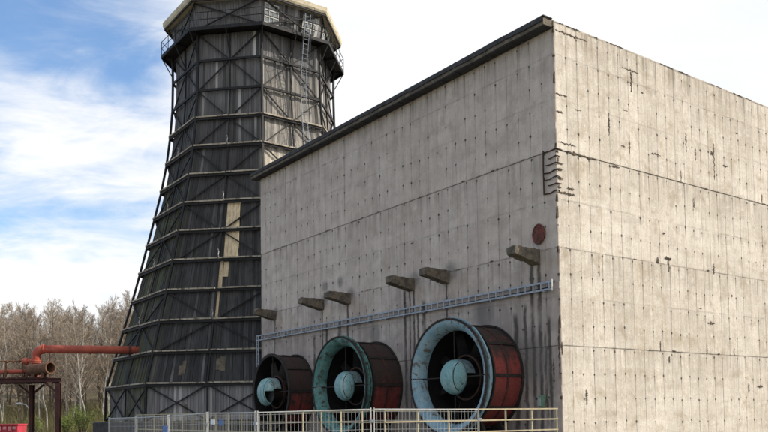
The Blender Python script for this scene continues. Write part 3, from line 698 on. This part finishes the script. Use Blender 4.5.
for k, tts in ((0, (.16, .82)), (-1, (.3,)), (7 - 8 - 1, (.5,))):
    n = fn(k)
    for tt in tts:
        def W_(s, z): 
            f_ = (z - 30.72) / 2.18; rr = 6.2 + (6.68 - 6.2) * f_
            a_, c_ = vx(k, rr, z), vx(k - 1, rr, z); return a_.lerp(c_, tt) + (c_ - a_).normalized() * s + n * .05
        b = MB(); b.hexa([W_(-.55, 31.25), W_(.55, 31.25), W_(.55, 32.45), W_(-.55, 32.45)] + [v + n * .05 for v in (W_(-.55, 31.25), W_(.55, 31.25), W_(.55, 32.45), W_(-.55, 32.45))])
        win = part('window', b, M_GLASS, tower, fix=True)
        b = MB()
        for s_ in (-.57, -.18, .18, .57): b.bar(W_(s_, 31.2) + n * .06, W_(s_, 32.5) + n * .06, .06, .05, n)
        for z_ in (31.2, 31.62, 32.06, 32.5): b.bar(W_(-.6, z_) + n * .065, W_(.6, z_) + n * .065, .06, .05, n)
        part('window_bars', b, M_WFRAME, win, fix=True)
# caged ladder down the lit side
lad = MB(); n = fn(0)
def LP(z, s, off):
    for i in range(13):
        if LV[i][0] <= z <= LV[i + 1][0]: break
    (z0, r0), (z1, r1) = LV[i], LV[i + 1]; rr = r0 + (r1 - r0) * (z - z0) / (z1 - z0)
    a_, c_ = vx(0, rr, z), vx(-1, rr, z); return a_.lerp(c_, .64) + Vector((s, 0, 0)) + n * off
zs = [17 + 1.1 * i for i in range(13)] + [32.0]
for s_ in (-.22, .22):
    b = MB(); b.tube([LP(min(z, 30.5), s_, .55 + max(0, (z - 27) * .16)) + Vector((0, 0, max(0, z - 30.5))) for z in zs], .03, 6); part('ladder_stile', b, M_GALV, tower)
z = 17.2
while z < 31.9:
    o_ = .55 + max(0, (z - 27) * .16); e = Vector((0, 0, max(0, z - 30.5))); zq = min(z, 30.5)
    b = MB(); b.tube([LP(zq, -.22, o_) + e, LP(zq, .22, o_) + e], .018, 5); part('ladder_rung', b, M_GALV, tower); z += .35
z = 19.
while z < 32.5:
    o_ = .55 + max(0, (z - 27) * .16); e = Vector((0, 0, max(0, z - 30.5))); zq = min(z, 30.5); b = MB()
    b.tube([LP(zq, -.22, o_) + e] + [LP(zq, -.36 * math.cos(a), o_ + .1 + .62 * math.sin(a)) + e for a in [math.pi * i / 8 for i in range(9)]] + [LP(zq, .22, o_) + e], .016, 5); part('cage_hoop', b, M_STEEL, tower); z += 1.1
for s_, of in ((-.36, .1), (0, .72), (.36, .1)):
    b = MB(); b.tube([LP(min(z, 30.5), s_, .55 + of + max(0, (z - 27) * .16)) + Vector((0, 0, max(0, z - 30.5))) for z in zs[2:]], .014, 5); part('cage_strap', b, M_STEEL, tower)
# basin the tower stands in
b = MB(); pr = [(11.0, -.3), (12.45, -.3), (12.45, 1.42), (12.3, 1.5), (11.0, 1.5)]
for k in range(8): b.v += [tuple(vx(k, rr, z)) for rr, z in pr]
for k in range(8):
    for j in range(5): b.f.append((k * 5 + j, k * 5 + (j + 1) % 5, ((k + 1) % 8) * 5 + (j + 1) % 5, ((k + 1) % 8) * 5 + j)); b.a.append(0)
part('basin_wall', b, mottled('dark_basin_concrete', (.06, .058, .055), (.035, .034, .034), 1.2, (.10, .095, .085)), tower, fix=True)

# ------------------------------------------------------------------ guard railing round the fan platform
rail = thing('guard_railing', 'pale yellow steel guard railing around the platform in front of the fans', 'railing', CORNER, TH)
post = MB(); post.box(-.024, .024, -.024, .024, .84, 1.96); pme = mesh(post, 'post'); pme.materials.append(M_YELLOW)
XR = -8.4
posts = [(-.32 - 1.347 * i, 0.) for i in range(6)] + [(XR + .0, 0)] + [(XR, 1.3 * i) for i in range(1, 19)]
for (x_, y_) in posts: o = link('post', pme, None, rail); o.location = (x_, y_, 0)
for h in (1.15, 1.55, 1.94):
    b = MB(); b.bar((-.30, -.05, h), (XR - .05, -.05, h), .035, .048); part('handrail', b, M_YELLOW, rail)
    b = MB(); b.bar((XR - .05, -.02, h), (XR - .05, 23.45, h), .035, .048); part('handrail', b, M_YELLOW, rail)

# ------------------------------------------------------------------ site fence panels
fp = [(3.02, 25.6, 1.93), (-.37, 24.6, 1.97), (-3.82, 24.0, 1.91), (-5.88, 26.83, 1.92), (-7.94, 29.66, 1.84), (-10.0, 32.5, 1.80), (-12.05, 35.3, 1.78)]
FL = ['mesh site fence panel in front of the blue teal fan', 'mesh site fence panel in front of the green teal fan', 'mesh site fence panel with a small white sign before the tower base',
      'mesh site fence panel with a blue sign before the tower base', 'mesh site fence panel before the tower basin, second from the end', 'last mesh site fence panel, beside the tower basin corner']
for i in range(6):
    (x0, y0, t0), (x1, y1, t1) = fp[i], fp[i + 1]
    L = math.hypot(x1 - x0, y1 - y0); a = math.atan2(y1 - y0, x1 - x0); tz = (t0 + t1) / 2; sl_ = (t1 - t0) / L
    f = thing('site_fence', FL[i], 'fence', (x0, y0, tz - 2.0), a, 'mesh site fence panels')
    sh = lambda x_: sl_ * (x_ - L / 2)
    for xx in (.05, L - .05): b = MB(); b.tube([(xx, 0, -(tz - 2.0) + .05), (xx, 0, 2.0 + sh(xx) + .04)], .024, 8); part('frame_post', b, M_WIRE, f)
    for z in (.12, 1.99): b = MB(); b.tube([(.05, 0, z + sh(.05)), (L - .05, 0, z + sh(L))], .020, 6); part('frame_rail', b, M_WIRE, f)
    b = MB(); x_ = .17
    while x_ < L - .1: b.tube([(x_, 0, .12 + sh(x_)), (x_, 0, 1.99 + sh(x_))], .0042, 4, False); x_ += .115
    for j in range(7): b.tube([(.05, .005, .3 + j * .27 + sh(0)), (L - .05, .005, .3 + j * .27 + sh(L))], .0042, 4, False)
    o = part('wire_mesh', b, M_WIRE, f); o['kind'] = 'stuff'
    b = MB(); g0 = -(tz - 2.0); b.hexa([(-.12, -.35, g0), (.22, -.35, g0), (.22, .35, g0), (-.12, .35, g0), (-.06, -.3, g0 + .14), (.16, -.3, g0 + .14), (.16, .3, g0 + .14), (-.06, .3, g0 + .14)]); part('concrete_foot', b, M_CORBEL, f)
    b = MB(); b.box(-.06, .09, -.035, .035, 1.62, 1.70); part('clamp', b, M_GALV, f)
def sign(loc, a, w_, h_, col, label, cat):
    o = thing('fence_sign', label, cat, loc, a); b = MB(); b.box(-w_ / 2, w_ / 2, -.012, .0, -h_ / 2, h_ / 2); part('sign_board', b, col, o)
    for sx in (-1, 1): b = MB(); b.tube([(sx * w_ * .4, -.016, h_ * .35), (sx * w_ * .4, .03, h_ * .35)], .012, 6); part('cable_tie', b, M_STEEL, o)
    return o
aF = math.atan2(2.83, -2.06)
sign((-5.60, 26.38, 1.62), aF + math.pi, .30, .16, mottled('white_sign_enamel', (.75, .77, .8), (.65, .67, .7), 3, rough=.4), 'small white sign plate hung on the site fence', 'sign')
sign((-5.25, 25.90, 1.60), aF + math.pi, .26, .18, mottled('blue_sign_enamel', (.06, .16, .42), (.05, .13, .36), 3, rough=.4), 'small blue plate next to the white sign on the fence', 'sign')
sign((-8.10, 29.86, 1.36), aF + math.pi, .5, .26, bpy.data.materials['blue_sign_enamel'], 'larger blue sign plate hung low on the fence', 'sign')

# ------------------------------------------------------------------ pipes and rack on the left
pipe = thing('red_pipe', 'long red overhead pipe bending down into the rack and entering the cooling tower', 'pipe', (-24.2, 57, 0))
def W(p): return (p[0] + 24.2, p[1] - 57, p[2])
arc = [(-24.63 + .55 * (1 - math.cos(a)), 57.0, 6.16 + .55 * math.sin(a)) for a in [math.pi / 2 * i / 8 for i in range(9)]]
b = MB(); b.tube([W(p_) for p_ in [(-24.63, 57, 5.75)] + arc], .31, 20); part('pipe_elbow', b, M_REDPIPE, pipe, True)
b = MB(); b.tube([W((-24.08, 57, 6.71)), W((-21.2, 58.17, 6.735)), W((-17.0, 59.9, 6.76))], .295, 20); part('pipe_run', b, M_REDPIPE, pipe, True)
for (pp, dd) in (((-24.08, 57, 6.71), (1, .3, 0)), ((-21.2, 58.17, 6.735), (1, .41, 0))):
    b = MB(); v = Vector(W(pp)); dv = Vector(dd).normalized() * .05; b.tube([v - dv, v + dv], .345, 20); part('pipe_collar', b, M_REDPIPE, pipe)
b = MB(); b.tube([W((-18.75, 59.18, 6.75)), W((-18.6, 59.24, 6.75))], .40, 20); part('wall_collar', b, M_RACK, pipe)
for z in (5.72, 5.84): b = MB(); b.tube([W((-24.63, 57, z)), W((-24.63, 57, z + .09))], .42, 18); part('flange', b, M_REDPIPE, pipe)
b = MB(); b.tube([W((-24.63, 57, 4.6)), W((-24.63, 57, 5.72))], .27, 16); part('pipe_drop', b, M_REDPIPE, pipe)
b = MB(); b.tube([W((-23.65, 57, 4.6)), W((-23.65, 57, 6.45))], .05, 8); part('pipe_prop', b, M_RACK, pipe)
vv = thing('valve', 'rusty valve with thin spindle beside the red pipe bend on the rack', 'valve', (-25.4, 56.9, 5.86))
b = MB(); b.tube([(.55, 0, 0), (.25, 0, 0), (.24, 0, 0), (.1, 0, 0), (-.1, 0, 0), (-.12, 0, 0)], [.14, .14, .24, .24, .2, .1], 14); part('valve_body', b, M_REDPIPE, vv)
b = MB(); b.tube([(-.1, 0, 0), (-1.7, 0, .02)], .055, 8); part('spindle', b, M_RUST, vv)
for xx in (-.35, -.75, -1.2): b = MB(); b.tube([(xx - .04, 0, .0), (xx + .04, 0, 0)], .12, 10); part('collar', b, M_RUST, vv)
for xx in (-.1, .2): b = MB(); b.tube([(xx, 0, -1.25), (xx, 0, -.1)], .05, 8); part('leg', b, M_RUST, vv)
b = MB(); b.tube([(-1.3, 0, -1.25), (-1.3, 0, .02)], .06, 8); part('leg', b, M_RUST, vv)
bp_ = thing('open_pipe', 'short fat rusty pipe with an open end lying on the rack', 'pipe', (-23.9, 56.0, 5.1))
A_, B_ = Vector((-.95, .55, .08)), Vector((.95, -.5, .19)); dr_ = (B_ - A_).normalized()
b = MB(); e1 = dr_.cross(Vector((0, 0, 1))).normalized(); e2 = e1.cross(dr_)
b.lathe([(0, .40), (2.1, .40), (2.1, .445), (2.18, .445), (2.18, .35), (.05, .35)], A_, dr_, e1, e2, 32, closed=True); part('pipe_shell', b, M_RUST, bp_, fix=True)
b = MB(); b.lathe([(.4, .01), (.4, .35)], A_, dr_, e1, e2, 24); part('pipe_plug', b, M_FANBACK, bp_)
for ff in (.5, 1.5): 
    b = MB(); c_ = A_ + dr_ * ff; b.hexa([(c_.x - .12, c_.y - .4, -.5), (c_.x + .12, c_.y - .4, -.5), (c_.x + .12, c_.y + .4, -.5), (c_.x - .12, c_.y + .4, -.5), (c_.x - .1, c_.y - .3, -.15), (c_.x + .1, c_.y - .3, -.15), (c_.x + .1, c_.y + .3, -.15), (c_.x - .1, c_.y + .3, -.15)]); part('saddle', b, M_RUST, bp_)
tp = thing('side_pipe', 'thin red pipe lying level on the rack behind the rusty open pipe', 'pipe', (-25.8, 57.2, 5.16))
b = MB(); b.tube([(-1.6, 0, 0), (1.1, 0, 0)], .15, 14); part('pipe_run', b, M_REDPIPE, tp, True)
for xx in (-1.2, .3): b = MB(); b.tube([(xx, 0, -.52), (xx, 0, -.05)], .05, 8); part('prop', b, M_RACK, tp)
for xx in (-1.05, .9): b = MB(); b.tube([(xx, 0, 0), (xx + .08, 0, 0)], .21, 14); part('flange', b, M_RUST, tp)
rk = thing('pipe_rack', 'dark red steel rack with posts and beams carrying the pipes', 'pipe rack', (-25, 56.5, 0))
def Q(p): return (p[0] + 25, p[1] - 56.5, p[2])
def ibeam(p0, p1, h, w_, name):
    p0, p1 = Vector(Q(p0)), Vector(Q(p1)); b = MB(); d_ = (p1 - p0).normalized(); vert = abs(d_.z) > .9
    up = Vector((0, 1, 0)) if vert else Vector((0, 0, 1))
    b.bar(p0 + up * (h / 2 - .02), p1 + up * (h / 2 - .02), w_, .03, up); b.bar(p0 - up * (h / 2 - .02), p1 - up * (h / 2 - .02), w_, .03, up); b.bar(p0, p1, .03, h - .06, up); part(name, b, M_RACK, rk)
ibeam((-31, 55.6, 4.45), (-22.25, 55.6, 4.45), .28, .24, 'beam'); ibeam((-31, 57.9, 4.45), (-23.3, 57.9, 4.45), .28, .24, 'beam')
for xx in (-30.6, -25.3, -23.4):
    ibeam((xx, 55.8, 4.42), (xx, 57.7, 4.42), .3, .2, 'cross_beam')
for (xx, yy) in ((-22.45, 55.6), (-25.3, 57.9), (-30.6, 55.6), (-30.6, 57.9), (-22.0, 60.6)):
    ibeam((xx, yy, -.1), (xx, yy, 4.23), .32, .28, 'post') if xx != -22.0 else None
for (xx, yy, s_) in ((-25.3, 57.9, -1), (-25.3, 57.9, 1), (-22.45, 55.6, -1)):
    b = MB(); b.bar(Q((xx, yy, 3.5)), Q((xx + s_ * .9, yy, 4.25)), .1, .12); part('knee_brace', b, M_RACK, rk)
for j in range(11):
    b = MB(); xx = -30.9 + j * .70; b.box(xx + 25, xx + .62 + 25, -.95, 1.45, 4.605, 4.66); part('deck_plate', b, M_RACK, rk)

# ------------------------------------------------------------------ street lamp and red container
sl2 = thing('street_lamp', 'thin grey street lamp with a bent arm behind the pipe rack', 'street lamp', (-31.62, 72, 0))
b = MB(); b.tube([(0, 0, -.1), (0, 0, 2.3), (-.08, 0, 2.75), (-.35, 0, 3.05), (-.75, 0, 3.16)], [.07, .055, .05, .045, .04], 8); part('pole', b, M_WIRE, sl2)
b = MB(); b.tube([(-.7, 0, 3.16), (-.85, 0, 3.17), (-1.15, 0, 3.13), (-1.3, 0, 3.08)], [.05, .1, .11, .03], 10); part('lamp_head', b, M_WIRE, sl2)
ct = thing('red_skip', 'low red ribbed metal skip with white marks beyond the pipe rack', 'skip', (-36.2, 75, 0))
M_SKIP = mottled('red_skip_paint', (.52, .05, .075), (.42, .045, .06), 2, (.60, .32, .30), rough=.5, c3r=(.62, .7))
b = MB(); b.box(-3.0, 2.6, -.9, .9, .0, 1.2); part('skip_body', b, M_SKIP, ct)
for j in range(12): b = MB(); xx = -2.9 + j * .49; b.box(xx, xx + .1, -.99, -.905, .02, 1.17); part('side_rib', b, M_SKIP, ct)
b = MB(); b.box(-3.05, 2.65, -1.0, 1.0, 1.205, 1.34); part('top_rim', b, M_SKIP, ct)
M_WHITE = mottled('white_marking', (.60, .30, .30), (.5, .2, .2), 4)
for j in range(6): b = MB(); xx = -.05 + j * .44; b.box(xx, xx + .28, -1.012, -1.0, .75 + .1 * (j % 2), 1.1); part('painted_mark', b, M_WHITE, ct)

# ------------------------------------------------------------------ trees
def bark(name, c1, c2, c3, sc=2.):
    m, t, b = material(name); P = t.coord(); info = t.new('ShaderNodeObjectInfo')
    n = t.noise(t.scale(P, (1, 1, 2.5)), sc, 5, .7); col = t.mix(t.ramp(n, .40, .6), c1, c2)
    col = t.mix(t.m('MULTIPLY', info.outputs['Random'], .6), col, c3); t.put(b.inputs['Base Color'], col); return m
M_BARK = bark('grey_brown_bark', (.12, .095, .07), (.085, .068, .05), (.16, .13, .10))
M_TWIG = bark('brown_twigs', (.28, .23, .18), (.21, .17, .13), (.38, .32, .25))
M_BIRCH = bark('white_birch_bark', (.42, .40, .355), (.30, .28, .245), (.50, .48, .43), 3)
M_BTWIG = bark('pale_birch_twigs', (.24, .19, .14), (.18, .14, .105), (.28, .22, .165))
M_LEAF = bark('spring_green_leaves', (.13, .17, .035), (.095, .135, .03), (.17, .21, .05), 3)
M_SCRUB = bark('dry_scrub', (.19, .16, .085), (.15, .12, .07), (.19, .19, .07), .3)
def rdir(r, base, spread):
    v = Vector((r.gauss(0, 1), r.gauss(0, 1), r.gauss(0, 1))).normalized(); return (base.normalized() + v * spread).normalized()
def make_tree(seed, H, kind):
    r = random.Random(seed); tr = MB(); cr = MB()
    birch = kind == 'birch'
    pts = [Vector((0, 0, -.6))]; lean = Vector((r.uniform(-.10, .10), r.uniform(-.1, .1), 0)); NSEG = 9
    for i in range(1, NSEG + 1):
        f_ = i / NSEG; pts.append(Vector((lean.x * H * f_ + r.uniform(-.16, .16), lean.y * H * f_ + r.uniform(-.16, .16), H * f_)))
    r0 = (.095 if birch else .15) * H / 14
    tr.tube(pts, [r0 * (1 - .86 * i / NSEG) for i in range(NSEG + 1)], 7)
    def at(f_):
        x = f_ * NSEG; i = min(NSEG - 1, int(x)); return pts[i].lerp(pts[i + 1], x - i)
    def twig(p, d_, L, rad):
        q_ = p + d_ * L * .55; e = q_ + (d_ + Vector((0, 0, -.15 if birch else .12))).normalized() * L * .45
        cr.tube([p, q_, e], [rad, rad * .7, rad * .35], 3, False)
        return q_, e
    NB = 26 if birch else 34
    for j in range(NB):
        f_ = .26 + .72 * (j / NB) ** .9; p = at(f_); az = r.uniform(0, 6.283); el = r.uniform(.55, 1.0) + .25 * f_
        d_ = Vector((math.cos(az) * math.cos(el), math.sin(az) * math.cos(el), math.sin(el)))
        L = H * (.34 if not birch else .24) * (1.12 - f_ * .85) * r.uniform(.7, 1.2); rb_ = r0 * .42 * (1.1 - f_)
        q_ = p + d_ * L * .5 + Vector((0, 0, L * .04)); e = q_ + rdir(r, d_ + Vector((0, 0, .25)), .2) * L * .5
        tr.tube([p, q_, e], [rb_, rb_ * .62, .012], 4, False)
        for m_ in range(10):
            g_ = r.uniform(.18, 1); pp = p.lerp(q_, g_ * 2) if g_ < .5 else q_.lerp(e, g_ * 2 - 1)
            d2 = rdir(r, d_ + Vector((0, 0, .2)), .75); L2 = L * r.uniform(.22, .45) * (1.25 - g_ * .5)
            a_, b_ = twig(pp, d2, L2, .016)
            for o_ in range(5):
                d3 = rdir(r, d2 + Vector((0, 0, .12)), .7); twig(a_.lerp(b_, r.uniform(-.5, 1)), d3, L2 * r.uniform(.35, .7), .0095)
    return tr, cr
protos = {}
def tree(proto, H, kind, loc, rz, sc, label, cat, group):
    if proto not in protos:
        tr, cr = make_tree(proto, H, kind)
        a_ = mesh(tr, 'trunk', True); a_.materials.append(M_BIRCH if kind == 'birch' else M_BARK); c_ = mesh(cr, 'crown'); c_.materials.append(M_BTWIG if kind == 'birch' else M_TWIG)
        protos[proto] = (a_, c_)
    o = thing('birch_tree' if kind == 'birch' else 'bare_tree', label, cat, loc, rz, group); o.scale = (sc, sc, sc)
    link('trunk', protos[proto][0], None, o); link('crown', protos[proto][1], None, o)
rt = random.Random(77)
n_t = 0
for row, (yy, cnt) in enumerate(((90, 10), (96, 13), (103, 16), (110, 19), (118, 21), (127, 23), (138, 24))):
    for j in range(cnt):
        x = -.56 * yy + (.56 - .25) * yy * (j + rt.uniform(.1, .9)) / cnt; y = yy + rt.uniform(-3.5, 3.5)
        H = 12.0 if row < 2 else 12.5
        tree(100 + (n_t % 6), 12.5, 'bare', (x, y, hill_z(x, y) if y > 84 else 0), rt.uniform(0, 6.28), rt.uniform(.82, 1.16), 'bare brown tree in the wood behind the cooling tower', 'tree', 'bare trees in the wood')
        n_t += 1
for j, (x, y, sc) in enumerate([(-30.2, 82, .95), (-31.6, 84, 1.0), (-29.0, 85.5, .9), (-33.2, 86, 1.02), (-34.6, 83, .9), (-27.6, 84, .85), (-37.5, 88, 1.0), (-41.2, 87, .95), (-39.8, 84, .85), (-30.9, 88, 1.05), (-26.5, 87, .9), (-44, 90, 1), (-36, 91, 1.05), (-24, 83, .9)]):
    tree(200 + j % 4, 13.0, 'birch', (x, y, hill_z(x, y) if y > 86 else -.05), j * 1.7, sc, 'slim white birch with bare twigs at the edge of the wood', 'tree', 'white birches at the edge of the wood')
def bush(seed, rx, h, nleaf, loc, label):
    r = random.Random(seed); o = thing('green_bush', label, 'bush', loc); b = MB(); l = MB()
    for j in range(26):
        a = r.uniform(0, 6.28); e = Vector((math.cos(a) * rx * r.uniform(.2, .9), math.sin(a) * rx * r.uniform(.2, .9), h * r.uniform(.6, 1.))); q_ = e * .5 + Vector((0, 0, h * .12))
        b.tube([(e.x * .1, e.y * .1, -.1), q_, e], [.03, .02, .008], 4, False)
        for m_ in range(nleaf // 26):
            f_ = r.uniform(.25, 1.05); p = (Vector((0, 0, 0)).lerp(q_, f_ * 2) if f_ < .5 else q_.lerp(e, f_ * 2 - 1)) + Vector((r.gauss(0, .2), r.gauss(0, .2), r.gauss(0, .18)))
            d_ = rdir(r, Vector((0, 0, .3)), 1.2); s_ = d_.cross(rdir(r, Vector((1, 0, 0)), 1)).normalized(); L = r.uniform(.06, .13)
            l.add([p, p + d_ * L * .5 + s_ * L * .28, p + d_ * L, p + d_ * L * .5 - s_ * L * .28], [(0, 1, 2, 3)])
    part('stems', b, M_BARK, o); part('leaves', l, M_LEAF, o)
bush(1, 1.5, 2.9, 3600, (-28.4, 76, 0), 'bright green leafing bush close to the tower basin')
bush(2, 1.2, 2.2, 2600, (-26.2, 77, 0), 'lower green bush half behind the tower basin corner')
bush(3, 1.3, 2.3, 2600, (-31.0, 79, 0), 'green bush in front of the slim birches')
bush(4, 1.0, 1.9, 1800, (-34.6, 80, 0), 'small green bush below the pipe rack')
# undergrowth: nobody could count it
r = random.Random(9); b = MB()
for j in range(26000):
    y = r.uniform(80, 112); x = -.64 * y + .44 * y * r.random(); z0 = (hill_z(x, y) if y > 85 else 0); h = r.uniform(.6, 1.5) * r.choice((1, 1, 1.6, 2.3)) * (1 + .5 * math.sin(x * .7) * math.sin(y * .9))
    d_ = Vector((r.gauss(0, .3), r.gauss(0, .3), 1)).normalized(); s_ = Vector((r.gauss(0, 1), r.gauss(0, 1), 0)).normalized() * .014; p0 = Vector((x, y, z0 - .05)); q_ = p0 + d_ * h * .6; e = q_ + rdir(r, d_, .5) * h * .4
    b.add([p0 - s_, p0 + s_, q_ + s_ * .8, q_ - s_ * .8, e], [(0, 1, 2, 3), (3, 2, 4)])
    for m_ in range(2):
        pb_ = p0.lerp(q_, r.uniform(.4, 1)); eb_ = pb_ + rdir(r, d_, .9) * h * .35; b.add([pb_ - s_ * .6, pb_ + s_ * .6, eb_], [(0, 1, 2)])
o = part('undergrowth', b, M_SCRUB, None); o['kind'] = 'stuff'; o['label'] = 'dry brown and olive undergrowth below the bare trees'; o['category'] = 'undergrowth'
